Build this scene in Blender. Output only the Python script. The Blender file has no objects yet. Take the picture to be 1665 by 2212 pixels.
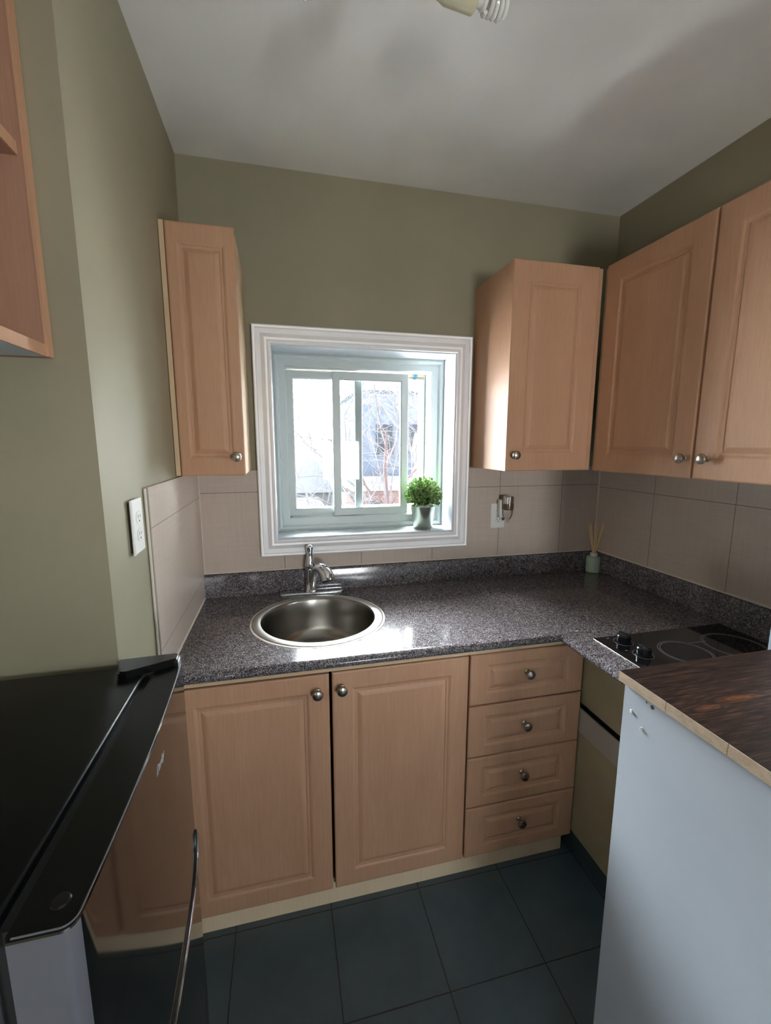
import bpy, bmesh, math, random
from mathutils import Vector, Matrix, Euler
R = math.radians
S = bpy.context.scene
COL = S.collection

# ------------------------------------------------------------------ camera
F, RT, UP = (0.2273785, 0.96135346, -0.15523703), (0.97319185, -0.22999192, 0.00115548), (0.03459244, 0.15133815, 0.98787658)
cam_d = bpy.data.cameras.new('camera'); cam = bpy.data.objects.new('camera', cam_d); COL.objects.link(cam)
cam_d.sensor_fit = 'HORIZONTAL'; cam_d.sensor_width = 36; cam_d.lens = 934.505 / 1665 * 36
cam_d.clip_start = 0.02; cam_d.clip_end = 200
cam.matrix_world = Matrix(((RT[0], UP[0], -F[0], 0.32825), (RT[1], UP[1], -F[1], -1.81267), (RT[2], UP[2], -F[2], 1.52957), (0, 0, 0, 1)))
S.camera = cam

# ------------------------------------------------------------------ world + light
SKY = 17.0
w = bpy.data.worlds.new('world'); S.world = w; w.use_nodes = True
nt = w.node_tree; nt.nodes.clear()
wo = nt.nodes.new('ShaderNodeOutputWorld'); bg = nt.nodes.new('ShaderNodeBackground')
tc = nt.nodes.new('ShaderNodeTexCoord'); sx = nt.nodes.new('ShaderNodeSeparateXYZ'); cr = nt.nodes.new('ShaderNodeValToRGB')
nt.links.new(tc.outputs['Generated'], sx.inputs[0]); nt.links.new(sx.outputs['Z'], cr.inputs[0])
cr.color_ramp.elements[0].position = 0.0; cr.color_ramp.elements[0].color = (1.12, 1.13, 1.12, 1)
cr.color_ramp.elements[1].position = 0.12; cr.color_ramp.elements[1].color = (0.84, 0.93, 1.0, 1)
nt.links.new(cr.outputs[0], bg.inputs[0]); bg.inputs[1].default_value = SKY
nt.links.new(bg.outputs[0], wo.inputs[0])

def portal(name, loc, rot, sx_, sy_):
    l = bpy.data.lights.new(name, 'AREA'); l.shape = 'RECTANGLE'; l.size = sx_; l.size_y = sy_
    l.cycles.is_portal = True
    o = bpy.data.objects.new(name, l); COL.objects.link(o); o.location = loc; o.rotation_euler = rot
portal('window_portal', (0.68, 0.26, 1.52), (R(-90), 0, 0), 0.70, 0.72)

# wide soft sun added to strengthen the daylight through the window
sl = bpy.data.lights.new('sun', 'SUN'); sl.energy = 48; sl.angle = R(80); sl.color = (0.96, 0.98, 1.0)
so = bpy.data.objects.new('sun', sl); COL.objects.link(so)
so.rotation_euler = Vector((-0.08, 0.5, 0.866)).to_track_quat('Z', 'Y').to_euler()

S.view_settings.view_transform = 'Standard'; S.view_settings.look = 'None'
S.view_settings.exposure = 1.47; S.view_settings.gamma = 1.0; S.view_settings.use_curve_mapping = False
cy = S.cycles
cy.use_denoising = True
cy.max_bounces = 10; cy.diffuse_bounces = 6; cy.glossy_bounces = 5; cy.transparent_max_bounces = 16; cy.transmission_bounces = 6
cy.sample_clamp_indirect = 20.0; cy.caustics_reflective = False; cy.caustics_refractive = False; cy.blur_glossy = 1.0

# ------------------------------------------------------------------ materials
def lin(c):
    return tuple(((v / 255) / 12.92 if v / 255 <= 0.04045 else ((v / 255 + 0.055) / 1.055) ** 2.4) for v in c) + (1,)
class Mat:
    def __init__(s, name, col=(128, 128, 128), rough=0.5, metal=0.0, spec=0.5):
        s.m = bpy.data.materials.new(name); s.m.use_nodes = True
        s.t = s.m.node_tree; s.b = s.t.nodes['Principled BSDF']; s.out = s.t.nodes['Material Output']
        s.b.inputs['Base Color'].default_value = lin(col); s.b.inputs['Roughness'].default_value = rough
        s.b.inputs['Metallic'].default_value = metal; s.b.inputs['Specular IOR Level'].default_value = spec
        s._co = None
    def n(s, t, **k):
        x = s.t.nodes.new(t)
        for a, b in k.items(): setattr(x, a, b)
        return x
    def l(s, a, b): s.t.links.new(a, b)
    def co(s):
        if not s._co: s._co = s.n('ShaderNodeTexCoord').outputs['Object']
        return s._co
    def mapped(s, scale=(1, 1, 1), loc=(0, 0, 0)):
        m = s.n('ShaderNodeMapping'); m.inputs['Scale'].default_value = scale; m.inputs['Location'].default_value = loc
        s.l(s.co(), m.inputs[0]); return m.outputs[0]
    def noise(s, scale, detail=2, rough=0.5, vec=None, dist=0):
        x = s.n('ShaderNodeTexNoise'); x.inputs['Scale'].default_value = scale; x.inputs['Detail'].default_value = detail
        x.inputs['Roughness'].default_value = rough; x.inputs['Distortion'].default_value = dist
        s.l(vec or s.co(), x.inputs['Vector']); return x.outputs[0]
    def ramp(s, fac, stops, interp='LINEAR'):
        r = s.n('ShaderNodeValToRGB'); e = r.color_ramp; e.interpolation = interp
        while len(e.elements) < len(stops): e.elements.new(0.5)
        for i, (p, c) in enumerate(stops):
            e.elements[i].position = p; e.elements[i].color = lin(c) if max(c) > 1 else (c[0], c[1], c[2], 1)
        s.l(fac, r.inputs[0]); return r.outputs[0]
    def math(s, op, a, b=0.0, clamp=False):
        x = s.n('ShaderNodeMath', operation=op); x.use_clamp = clamp
        for i, v in enumerate((a, b)):
            if isinstance(v, (int, float)): x.inputs[i].default_value = v
            else: s.l(v, x.inputs[i])
        return x.outputs[0]
    def mix(s, fac, a, b):
        x = s.n('ShaderNodeMix', data_type='RGBA')
        for i, v in ((0, fac), (6, a), (7, b)):
            if isinstance(v, (int, float)): x.inputs[i].default_value = v
            elif isinstance(v, tuple): x.inputs[i].default_value = lin(v)
            else: s.l(v, x.inputs[i])
        return x.outputs[2]
    def color(s, c): s.l(c, s.b.inputs['Base Color'])
    def rough(s, c): s.l(c, s.b.inputs['Roughness'])
    def bump(s, h, strength=0.2, dist=0.001):
        x = s.n('ShaderNodeBump'); x.inputs['Strength'].default_value = strength; x.inputs['Distance'].default_value = dist
        s.l(h, x.inputs['Height']); s.l(x.outputs[0], s.b.inputs['Normal'])
    def xyz(s):
        x = s.n('ShaderNodeSeparateXYZ'); s.l(s.co(), x.inputs[0]); return x.outputs
    def lines(s, v, period, off, half):
        # 1 on the line, 0 away
        a = s.math('SUBTRACT', v, off - period * 0.5); m = s.math('FLOORED_MODULO', a, period)
        d = s.math('ABSOLUTE', s.math('SUBTRACT', m, period * 0.5))
        return s.math('LESS_THAN', d, half)

def wallmat(name, col):
    m = Mat(name, col, 0.55, spec=0.35)
    m.bump(m.noise(160, 3), 0.25, 0.0006)
    n1 = m.noise(2.2, 3)
    dark = tuple(int(c * 0.95) for c in col)
    m.color(m.ramp(n1, [(0.35, dark), (0.65, col)]))
    return m
M_wall = wallmat('olive_wall_paint', (153, 147, 124)).m
M_ceil = wallmat('ceiling_paint', (250, 251, 250)).m

def tilemat(name, ax, px, pz, offx, offz, offx_top):
    m = Mat(name, (194, 178, 164), 0.32, spec=0.45)
    X = m.xyz(); z = X[2]
    v = X[0] if ax == 'x' else X[1]
    hl = m.lines(z, pz, offz, 0.0011)
    top = m.math('GREATER_THAN', z, offz)
    va = m.lines(v, px, offx, 0.0011); vb = m.lines(v, px, offx_top, 0.0011)
    vl = m.math('ADD', m.math('MULTIPLY', va, m.math('SUBTRACT', 1.0, top)), m.math('MULTIPLY', vb, top))
    g = m.math('MAXIMUM', hl, vl)
    weave = m.noise(7, 4, 0.6, m.mapped((1, 1, 14))); weave2 = m.noise(7, 4, 0.6, m.mapped((14, 14, 1)))
    base = m.ramp(m.math('MULTIPLY', m.math('ADD', weave, weave2), 0.5), [(0.30, (191, 175, 162)), (0.70, (204, 189, 176))])
    m.color(m.mix(g, base, (112, 101, 92)))
    m.bump(m.math('SUBTRACT', m.math('MULTIPLY', weave, 0.15), g), 0.5, 0.001)
    return m.m
M_tile_back = tilemat('taupe_tile_back', 'x', 0.325, 0.325, 0.323, 1.337, 0.323)
M_tile_left = tilemat('taupe_tile_left', 'y', 5.0, 0.325, -2.0, 0.408, -2.0)
M_tile_right = tilemat('taupe_tile_right', 'y', 0.333, 0.327, -0.659, 1.325, -0.659)

def floormat():
    m = Mat('slate_blue_floor_tile', (60, 70, 74), 0.3)
    X = m.xyz()
    wob = m.math('MULTIPLY', m.math('SUBTRACT', m.noise(60, 2), 0.5), 0.004)
    g = m.math('MAXIMUM', m.lines(m.math('ADD', X[0], wob), 0.3025, 0.133, 0.0018), m.lines(m.math('ADD', X[1], wob), 0.297, -0.588, 0.0018))
    n = m.noise(5, 5, 0.6)
    m.color(m.mix(g, m.ramp(n, [(0.3, (66, 80, 86)), (0.7, (80, 96, 102))]), (40, 42, 36)))
    m.rough(m.math('ADD', m.math('MULTIPLY', m.noise(30, 4), 0.25), 0.3))
    m.bump(m.math('SUBTRACT', m.math('MULTIPLY', m.noise(25, 4), 0.4), g), 0.35, 0.002)
    return m.m
M_floor = floormat()

def maple(name, a, b, rough=0.46):
    m = Mat(name, a, rough, spec=0.3)
    fine = m.noise(9, 4, 0.65, m.mapped((34, 34, 1.3))); broad = m.noise(2.3, 2, 0.5, m.mapped((3, 3, 0.8)))
    f = m.math('ADD', m.math('MULTIPLY', fine, 0.55), m.math('MULTIPLY', broad, 0.45))
    m.color(m.ramp(f, [(0.36, b), (0.64, a)]))
    return m.m
M_maple = maple('maple_laminate', (194, 152, 122), (180, 137, 107))
M_maple_light = maple('pale_maple_edge', (208, 182, 148), (198, 170, 136))
M_kick = maple('pale_toe_kick', (236, 212, 180), (228, 202, 168))
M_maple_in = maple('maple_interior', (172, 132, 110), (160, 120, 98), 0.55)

def granite():
    m = Mat('speckled_granite_laminate', (50, 50, 52), 0.22, spec=0.42)
    v = m.n('ShaderNodeTexVoronoi'); v.inputs['Scale'].default_value = 520; m.l(m.co(), v.inputs['Vector'])
    s = m.n('ShaderNodeSeparateColor'); m.l(v.outputs['Color'], s.inputs[0])
    patch = m.noise(70, 3, 0.6)
    f = m.math('ADD', m.math('MULTIPLY', s.outputs[0], 0.62), m.math('MULTIPLY', patch, 0.42))
    c1 = m.ramp(f, [(0.0, (28, 29, 32)), (0.40, (48, 48, 53)), (0.53, (88, 84, 90)), (0.68, (128, 120, 122)), (0.86, (176, 168, 166))], 'LINEAR')
    m.color(c1)
    m.rough(m.math('ADD', m.math('MULTIPLY', s.outputs[1], 0.06), 0.10))
    m.bump(m.noise(260, 2), 0.05, 0.0005)
    return m.m
M_granite = granite()

M_white = Mat('white_gloss_trim_paint', (240, 240, 242), 0.3); M_white.bump(M_white.noise(40, 2), 0.06, 0.001); M_white = M_white.m
M_vinyl = Mat('white_vinyl', (196, 206, 206), 0.38); M_vinyl.bump(M_vinyl.noise(60, 2), 0.03, 0.001); M_vinyl = M_vinyl.m
M_vinyl_out = Mat('beige_vinyl', (186, 170, 156), 0.45).m
M_reveal = Mat('white_reveal_paint', (206, 210, 216), 0.35).m
M_caulk = Mat('white_caulk', (212, 204, 192), 0.5); M_caulk.bump(M_caulk.noise(120, 2), 0.3, 0.001); M_caulk = M_caulk.m
M_plate = Mat('white_plastic', (226, 226, 222), 0.35).m
M_black_slot = Mat('black_slot_and_shadow', (16, 15, 14), 0.6).m
M_blackgap = Mat('black_rubber_and_gap', (10, 10, 11), 0.6).m
M_blue = Mat('teal_tape', (40, 110, 140), 0.6).m

def glass():
    m = Mat('window_glass'); t = m.t; t.nodes.remove(m.b)
    tr = m.n('ShaderNodeBsdfTransparent'); tr.inputs[0].default_value = (0.96, 0.98, 0.98, 1)
    gl = m.n('ShaderNodeBsdfGlossy'); gl.inputs['Roughness'].default_value = 0.0
    fr = m.n('ShaderNodeFresnel'); fr.inputs[0].default_value = 1.45
    mx = m.n('ShaderNodeMixShader'); m.l(fr.outputs[0], mx.inputs[0]); m.l(tr.outputs[0], mx.inputs[1]); m.l(gl.outputs[0], mx.inputs[2])
    m.l(mx.outputs[0], m.out.inputs[0]); return m.m
M_glass = glass()

def metal(name, col, rough, brushed=None):
    m = Mat(name, col, rough, 1.0)
    if brushed:
        n = m.noise(8, 3, 0.6, m.mapped(brushed)); m.rough(m.math('ADD', m.math('MULTIPLY', n, 0.18), rough - 0.08))
    return m.m
M_chrome = metal('chrome', (222, 226, 232), 0.06)
M_nickel = metal('brushed_nickel', (176, 170, 160), 0.26)
M_steel = metal('brushed_steel', (190, 187, 182), 0.32)
M_bowl = metal('sink_bowl_steel', (150, 146, 140), 0.27)
M_pot = metal('silver_pot_metal', (206, 214, 200), 0.24)
M_capmetal = metal('mirror_cap_metal', (200, 196, 190), 0.12)
M_cook = Mat('black_cooktop_glass', (14, 15, 17), 0.06, spec=0.6).m
M_ring = Mat('grey_burner_print', (120, 128, 132), 0.3).m
M_blackplastic = Mat('black_plastic', (14, 14, 15), 0.22).m
M_fridge_top = Mat('black_fridge_top', (8, 10, 11), 0.3, spec=0.22); M_fridge_top.bump(M_fridge_top.noise(300, 2), 0.1, 0.0004); M_fridge_top = M_fridge_top.m
M_fridge_silver = Mat('silver_grey_fridge_paint', (112, 113, 120), 0.35, 0.35).m
M_fridge_front = Mat('mirror_grey_fridge_door', (116, 112, 112), 0.07, 1.0, 0.5).m
M_badge = Mat('badge_silver', (160, 155, 152), 0.4, 0.0).m

def darkwood():
    m = Mat('dark_walnut_laminate', (70, 48, 36), 0.5, spec=0.14)
    X = m.xyz(); wn = m.noise(7, 3, 0.55, m.mapped((1.0, 3.0, 1)))
    wob = m.math('MULTIPLY', m.math('SUBTRACT', wn, 0.5), 2.6)
    def knot(kx, ky, sx_, sy_):
        a = m.math('DIVIDE', m.math('SUBTRACT', X[0], kx - 1.25), sx_); b = m.math('DIVIDE', m.math('SUBTRACT', X[1], ky + 1.4), sy_)
        return m.math('ADD', m.math('SQRT', m.math('ADD', m.math('MULTIPLY', a, a), m.math('MULTIPLY', b, b))), wob)
    k1 = knot(1.145, -1.238, 0.062, 0.0125); k2 = knot(1.055, -1.250, 0.040, 0.011)
    r = m.math('MINIMUM', k1, k2)
    band = m.math('ABSOLUTE', m.math('SUBTRACT', m.math('FRACT', m.math('MULTIPLY', m.math('POWER', m.math('MAXIMUM', r, 0.01), 0.8), 2.3)), 0.5))
    fine = m.noise(9, 5, 0.7, m.mapped((1.6, 22, 1)), 0.4)
    f = m.math('ADD', m.math('MULTIPLY', m.math('MULTIPLY', band, m.math('DIVIDE', 1.6, m.math('ADD', r, 1.5))), 0.35), m.math('MULTIPLY', fine, 0.88))
    dark = m.ramp(f, [(0.36, (24, 16, 13)), (0.50, (50, 35, 28)), (0.66, (84, 60, 48))])
    m.color(m.mix(m.ramp(r, [(0.35, (0.7, 0.7, 0.7)), (1.3, (0, 0, 0))]), dark, m.ramp(f, [(0.3, (66, 38, 23)), (0.7, (124, 74, 40))])))
    m.bump(fine, 0.15, 0.001)
    return m.m
M_darkwood = darkwood()
def chipedge():
    m = Mat('raw_edge_band', (190, 170, 148), 0.55)
    X = m.xyz(); n = m.noise(45, 4, 0.7, m.mapped((1, 1, 1.5)))
    g = m.lines(m.math('ADD', X[1], m.math('MULTIPLY', n, 0.008)), 0.115, -1.195, 0.0008)
    m.color(m.mix(g, m.ramp(n, [(0.35, (172, 152, 130)), (0.65, (194, 174, 152))]), (128, 104, 78)))
    m.bump(n, 0.6, 0.002); return m.m
M_chip = chipedge()
def whitepanel():
    m = Mat('white_melamine', (210, 212, 216), 0.4)
    m.color(m.ramp(m.noise(6, 4), [(0.3, (176, 184, 195)), (0.7, (182, 190, 200))])); return m.m
M_melamine = whitepanel()
def oliveboard():
    m = Mat('olive_painted_board', (118, 108, 78), 0.5)
    m.color(m.ramp(m.noise(7, 5, 0.6), [(0.3, (140, 128, 100)), (0.7, (154, 142, 112))])); return m.m
M_oliveboard = oliveboard()
M_taupeboard = Mat('taupe_edge_and_lit_rail', (158, 150, 138), 0.4).m
M_kick_dark = Mat('dark_tile_kick', (58, 68, 74), 0.4).m
def silltile():
    m = Mat('sill_tile_paint', (210, 218, 222), 0.25)
    X = m.xyz(); ls = m.math('MAXIMUM', m.math('MAXIMUM', m.math('LESS_THAN', m.math('ABSOLUTE', m.math('SUBTRACT', X[0], 0.495)), 0.001),
        m.math('LESS_THAN', m.math('ABSOLUTE', m.math('SUBTRACT', X[0], 0.698)), 0.001)), m.math('LESS_THAN', m.math('ABSOLUTE', m.math('SUBTRACT', X[0], 0.9)), 0.001))
    def patch(x0, x1, y0, y1, th):
        a = m.math('MULTIPLY', m.math('GREATER_THAN', X[0], x0), m.math('LESS_THAN', X[0], x1))
        b = m.math('MULTIPLY', m.math('GREATER_THAN', X[1], y0), m.math('LESS_THAN', X[1], y1))
        return m.math('MULTIPLY', m.math('MULTIPLY', a, b), m.math('GREATER_THAN', m.noise(55, 3, 0.6), th))
    p = m.math('MAXIMUM', m.math('MAXIMUM', patch(0.565, 0.645, 0.055, 0.11, 0.44), patch(0.765, 0.835, 0.045, 0.1, 0.44)), patch(0.715, 0.735, 0.03, 0.06, 0.42))
    m.color(m.mix(ls, m.mix(p, (196, 204, 208), (122, 132, 140)), (120, 124, 126))); return m.m
M_sill = silltile()

# ------------------------------------------------------------------ mesh helpers
def bx(bm, x0, x1, y0, y1, z0, z1):
    v = [bm.verts.new((x, y, z)) for x in (x0, x1) for y in (y0, y1) for z in (z0, z1)]
    for f in ((0, 1, 3, 2), (4, 6, 7, 5), (0, 4, 5, 1), (2, 3, 7, 6), (0, 2, 6, 4), (1, 5, 7, 3)):
        bm.faces.new([v[i] for i in f])
    return v
def box(*a, bev=0.0, seg=2):
    bm = bmesh.new(); bx(bm, *a)
    if bev: bmesh.ops.bevel(bm, geom=bm.edges[:], offset=bev, segments=seg, profile=0.5, affect='EDGES')
    return bm
def boxes(*bs):
    bm = bmesh.new()
    for b in bs: bx(bm, *b)
    return bm
def lathe(prof, n=32, bm=None, M=None):
    bm = bm or bmesh.new(); rings = []
    M = M or Matrix()
    for r, z in prof:
        if r < 1e-6: rings.append([bm.verts.new(M @ Vector((0, 0, z)))])
        else: rings.append([bm.verts.new(M @ Vector((r * math.cos(2 * math.pi * i / n), r * math.sin(2 * math.pi * i / n), z))) for i in range(n)])
    for a, b in zip(rings, rings[1:]):
        if len(a) == 1 and len(b) == 1: continue
        for i in range(n):
            j = (i + 1) % n
            if len(a) == 1: bm.faces.new((a[0], b[j], b[i]))
            elif len(b) == 1: bm.faces.new((a[i], a[j], b[0]))
            else: bm.faces.new((a[i], a[j], b[j], b[i]))
    return bm
def tube(pts, rad, n=12, bm=None, cap=True):
    bm = bm or bmesh.new(); pts = [Vector(p) for p in pts]; rings = []
    rad = rad if isinstance(rad, (list, tuple)) else [rad] * len(pts)
    up = None
    for i, p in enumerate(pts):
        t = (pts[min(i + 1, len(pts) - 1)] - pts[max(i - 1, 0)]).normalized()
        if up is None: up = t.orthogonal().normalized()
        up = (up - t * up.dot(t)).normalized(); s = t.cross(up)
        rings.append([bm.verts.new(p + (up * math.cos(2 * math.pi * k / n) + s * math.sin(2 * math.pi * k / n)) * rad[i]) for k in range(n)])
    for a, b in zip(rings, rings[1:]):
        for k in range(n): bm.faces.new((a[k], a[(k + 1) % n], b[(k + 1) % n], b[k]))
    if cap: bm.faces.new(rings[0][::-1]); bm.faces.new(rings[-1])
    return bm
def spline(ps, n=6):
    # Catmull-Rom through tuples of any length
    out = []
    P = [ps[0]] + list(ps) + [ps[-1]]
    for i in range(1, len(P) - 2):
        for k in range(n):
            t = k / n; a, b, c, d = P[i - 1], P[i], P[i + 1], P[i + 2]
            out.append(tuple(0.5 * ((2 * b[j]) + (-a[j] + c[j]) * t + (2 * a[j] - 5 * b[j] + 4 * c[j] - d[j]) * t * t + (-a[j] + 3 * b[j] - 3 * c[j] + d[j]) * t ** 3) for j in range(len(b))))
    out.append(tuple(ps[-1])); return out
def prism(pts, z0, z1, bm=None):
    bm = bm or bmesh.new()
    a = [bm.verts.new((x, y, z0)) for x, y in pts]; b = [bm.verts.new((x, y, z1)) for x, y in pts]
    n = len(pts); bm.faces.new(a[::-1]); bm.faces.new(b)
    for i in range(n): bm.faces.new((a[i], a[(i + 1) % n], b[(i + 1) % n], b[i]))
    return bm
def rect_frame(x0, x1, z0, z1, prof, bm=None):
    # mitred frame; prof = [(inset from the outer edge, y)], closed loop
    bm = bm or bmesh.new(); loops = []
    for i, y in prof:
        loops.append([bm.verts.new(c) for c in ((x0 + i, y, z0 + i), (x1 - i, y, z0 + i), (x1 - i, y, z1 - i), (x0 + i, y, z1 - i))])
    for a, b in zip(loops, loops[1:] + loops[:1]):
        for k in range(4): bm.faces.new((a[k], a[(k + 1) % 4], b[(k + 1) % 4], b[k]))
    return bm
def door_slab(x0, x1, z0, z1, yf, t, ix, iz, raised=True):
    # routed thermofoil door with its face towards -y at yf
    bm = bmesh.new()
    seq = [(0, 0, t), (0, 0, 0.0035), (0.0015, 0.0015, 0.0012), (0.005, 0.005, 0.0), (ix - 0.004, iz - 0.004, 0.0), (ix, iz, 0.0012), (ix + 0.004, iz + 0.004, 0.0036),
           (ix + 0.011, iz + 0.011, 0.0040), (ix + 0.012, iz + 0.012, 0.0058), (ix + 0.014, iz + 0.014, 0.0056), (ix + 0.022, iz + 0.022, 0.0022), (ix + 0.027, iz + 0.027, 0.0008)]
    loops = []
    for a, c, d in seq:
        loops.append([bm.verts.new(q) for q in ((x0 + a, yf + d, z0 + c), (x1 - a, yf + d, z0 + c), (x1 - a, yf + d, z1 - c), (x0 + a, yf + d, z1 - c))])
    for a, b in zip(loops, loops[1:]):
        for k in range(4): bm.faces.new((a[k], a[(k + 1) % 4], b[(k + 1) % 4], b[k]))
    bm.faces.new(loops[-1]); bm.faces.new(loops[0][::-1])
    return bm
def obj(name, bm, mat, parent=None, smooth=False, M=None, kind=None, label=None, ang=35):
    if M is not None: bmesh.ops.transform(bm, matrix=M, verts=bm.verts)
    if parent is not None:
        bmesh.ops.transform(bm, matrix=world_of(parent).inverted(), verts=bm.verts)
    bmesh.ops.recalc_face_normals(bm, faces=bm.faces)
    me = bpy.data.meshes.new(name); 
    if smooth:
        for f in bm.faces: f.smooth = True
        for e in bm.edges:
            if len(e.link_faces) == 2 and e.calc_face_angle(0) > R(ang): e.smooth = False
    bm.to_mesh(me); bm.free(); me.materials.append(mat)
    o = bpy.data.objects.new(name, me); COL.objects.link(o)
    if parent is not None: o.parent = parent
    if kind: o['kind'] = kind
    if label: o['label'] = label
    return o
def world_of(o):
    m = Matrix.Translation(o.location) @ o.rotation_euler.to_matrix().to_4x4()
    return world_of(o.parent) @ m if o.parent else m
def thing(name, label, cat, loc=(0, 0, 0), group=None):
    o = bpy.data.objects.new(name, None); COL.objects.link(o); o.location = loc; o.empty_display_size = 0.1
    o['label'] = label; o['category'] = cat
    if group: o['group'] = group
    return o
def tag(o, label, cat, group=None):
    o['label'] = label; o['category'] = cat
    if group: o['group'] = group
    return o
def struct(name, bm, mat, parent=None, **k):
    o = obj(name, bm, mat, parent, **k)
    if parent is None: o['kind'] = 'structure'
    return o
def cut(o, bm):
    # boolean difference applied to the mesh data
    me = bpy.data.meshes.new('cut'); bmesh.ops.recalc_face_normals(bm, faces=bm.faces); bm.to_mesh(me); bm.free()
    c = bpy.data.objects.new('cut', me); COL.objects.link(c)
    md = o.modifiers.new('b', 'BOOLEAN'); md.operation = 'DIFFERENCE'; md.object = c; md.solver = 'EXACT'
    bpy.context.view_layer.update(); dg = bpy.context.evaluated_depsgraph_get()
    new = bpy.data.meshes.new_from_object(o.evaluated_get(dg)); o.modifiers.clear(); o.data = new
    bpy.data.objects.remove(c)

W, H, ZC, ZB = 1.8296, 0.914, 2.536, 1.0086
SK = Matrix.Translation((W, 0, 0)) @ Matrix.Rotation(0.0154, 4, 'Z') @ Matrix.Translation((-W, 0, 0))

# ------------------------------------------------------------------ setting
struct('floor', box(-0.75, 2.1, -4.6, 0.1, -0.05, 0.0), M_floor)
struct('ceiling', box(-0.75, 2.1, -4.6, 0.3, ZC, ZC + 0.08), M_ceil)
wx0, wx1, wz0, wz1 = 0.300, 1.058, 1.148, 1.905           # window opening
bm = boxes((-0.75, wx0 - .02, 0.006, 0.28, 0, ZC), (wx1 + .02, 2.1, 0.006, 0.28, 0, ZC), (wx0 - .02, wx1 + .02, 0.006, 0.28, 0, wz0 - .02), (wx0 - .02, wx1 + .02, 0.006, 0.28, wz1 + .02, ZC))
struct('wall_back', bm, M_wall)
struct('wall_left', boxes((-0.75, -0.004, -0.905, 0.006, 0, ZC)), M_wall)
VY0, VY1, VZ0, VZ1 = -2.32, -2.0, 0.78, 1.08
struct('wall_side', boxes((-0.75, -0.56, VY1, -0.905, 0, ZC), (-0.75, -0.56, VY0, VY1, 0, VZ0), (-0.75, -0.56, VY0, VY1, VZ1, ZC), (-0.75, -0.56, -4.6, VY0, 0, ZC)), M_wall)
fr4 = rect_frame(VY0 - .03, VY1 + .03, VZ0 - .03, VZ1 + .03, [(0, -.56), (0, -.55), (.06, -.55), (.06, -.74), (.03, -.74), (.03, -.56)])
bmesh.ops.transform(fr4, matrix=Matrix(((0, 1, 0, 0), (1, 0, 0, 0), (0, 0, 1, 0), (0, 0, 0, 1))), verts=fr4.verts)
struct('fill_window_4', fr4, M_white)  # unseen window added in the side wall as fill light
portal('side_fill_portal', (-0.77, (VY0 + VY1) / 2, (VZ0 + VZ1) / 2), (0, R(-90), 0), VZ1 - VZ0, VY1 - VY0)
# right wall with an unseen window added over the bar as fill light
PY0, PY1, PZ0, PZ1 = -1.60, -1.25, 1.20, 1.55
struct('wall_right', boxes((W + 0.006, W + 0.2, PY1, 0.006, 0, ZC), (W + 0.006, W + 0.2, PY0, PY1, 0, PZ0), (W + 0.006, W + 0.2, PY0, PY1, PZ1, ZC), (W + 0.006, W + 0.2, -4.6, PY0, 0, ZC)), M_wall, M=SK)
fr3 = rect_frame(PY0 - .03, PY1 + .03, PZ0 - .03, PZ1 + .03, [(0, W), (0, W - .01), (.06, W - .01), (.06, W + .18), (.03, W + .18), (.03, W)])
bmesh.ops.transform(fr3, matrix=Matrix(((0, 1, 0, 0), (1, 0, 0, 0), (0, 0, 1, 0), (0, 0, 0, 1))), verts=fr3.verts)
struct('fill_window_3', fr3, M_white, M=SK)
portal('bar_fill_portal', (W + .28, (PY0 + PY1) / 2, (PZ0 + PZ1) / 2), (0, R(90), 0), PZ1 - PZ0, PY1 - PY0)
# front wall far behind the photographer, with an unseen window added for fill light
FX0, FX1, FZ0, FZ1 = 0.90, 1.52, 0.95, 1.60
struct('wall_front', boxes((-0.75, FX0, -4.75, -4.6, 0, ZC), (FX1, 2.1, -4.75, -4.6, 0, ZC), (FX0, FX1, -4.75, -4.6, 0, FZ0), (FX0, FX1, -4.75, -4.6, FZ1, ZC)), M_wall)
struct('fill_window_2', rect_frame(FX0 - .03, FX1 + .03, FZ0 - .03, FZ1 + .03, [(0, -4.6), (0, -4.585), (.06, -4.585), (.06, -4.74), (.03, -4.74), (.03, -4.6)]), M_white)
portal('front_fill_portal', ((FX0 + FX1) / 2, -4.77, (FZ0 + FZ1) / 2), (R(90), 0, 0), FX1 - FX0, FZ1 - FZ0)

# tiled backsplash
tb = boxes((-0.004, wx0 - .04, -0.003, 0.0055, ZB, 1.424), (wx1 + .04, W, -0.003, 0.0055, ZB, 1.424), (wx0 - .04, wx1 + .04, -0.003, 0.006, ZB, 1.10))
tag(obj('tile_backsplash', tb, M_tile_back), 'taupe tiled backsplash on the back wall beneath and beside the window', 'backsplash')
t = thing('tile_backsplash', 'taupe tiled backsplash on the left wall next to the outlet', 'backsplash', (0.0, -0.3, 0.914))
obj('tiles', boxes((-0.006, 0.006, -0.652, -0.003, H, 1.424)), M_tile_left, t)
obj('tile_edge', boxes((-0.0045, 0.0055, -0.657, -0.652, 0.99, 1.424)), M_taupeboard, t, label='dark raw tile edge')
obj('edge_caulk', tube([(0.0, -0.660, 0.95), (0.0, -0.659, 1.2), (0.0, -0.661, 1.422)], 0.0035, 8), M_caulk, t)
tag(obj('tile_backsplash', boxes((W - 0.004, W + 0.008, -1.04, 0.003, ZB, 1.424)), M_tile_right, M=SK), 'taupe tiled backsplash on the right wall behind the cooktop', 'backsplash')
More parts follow.
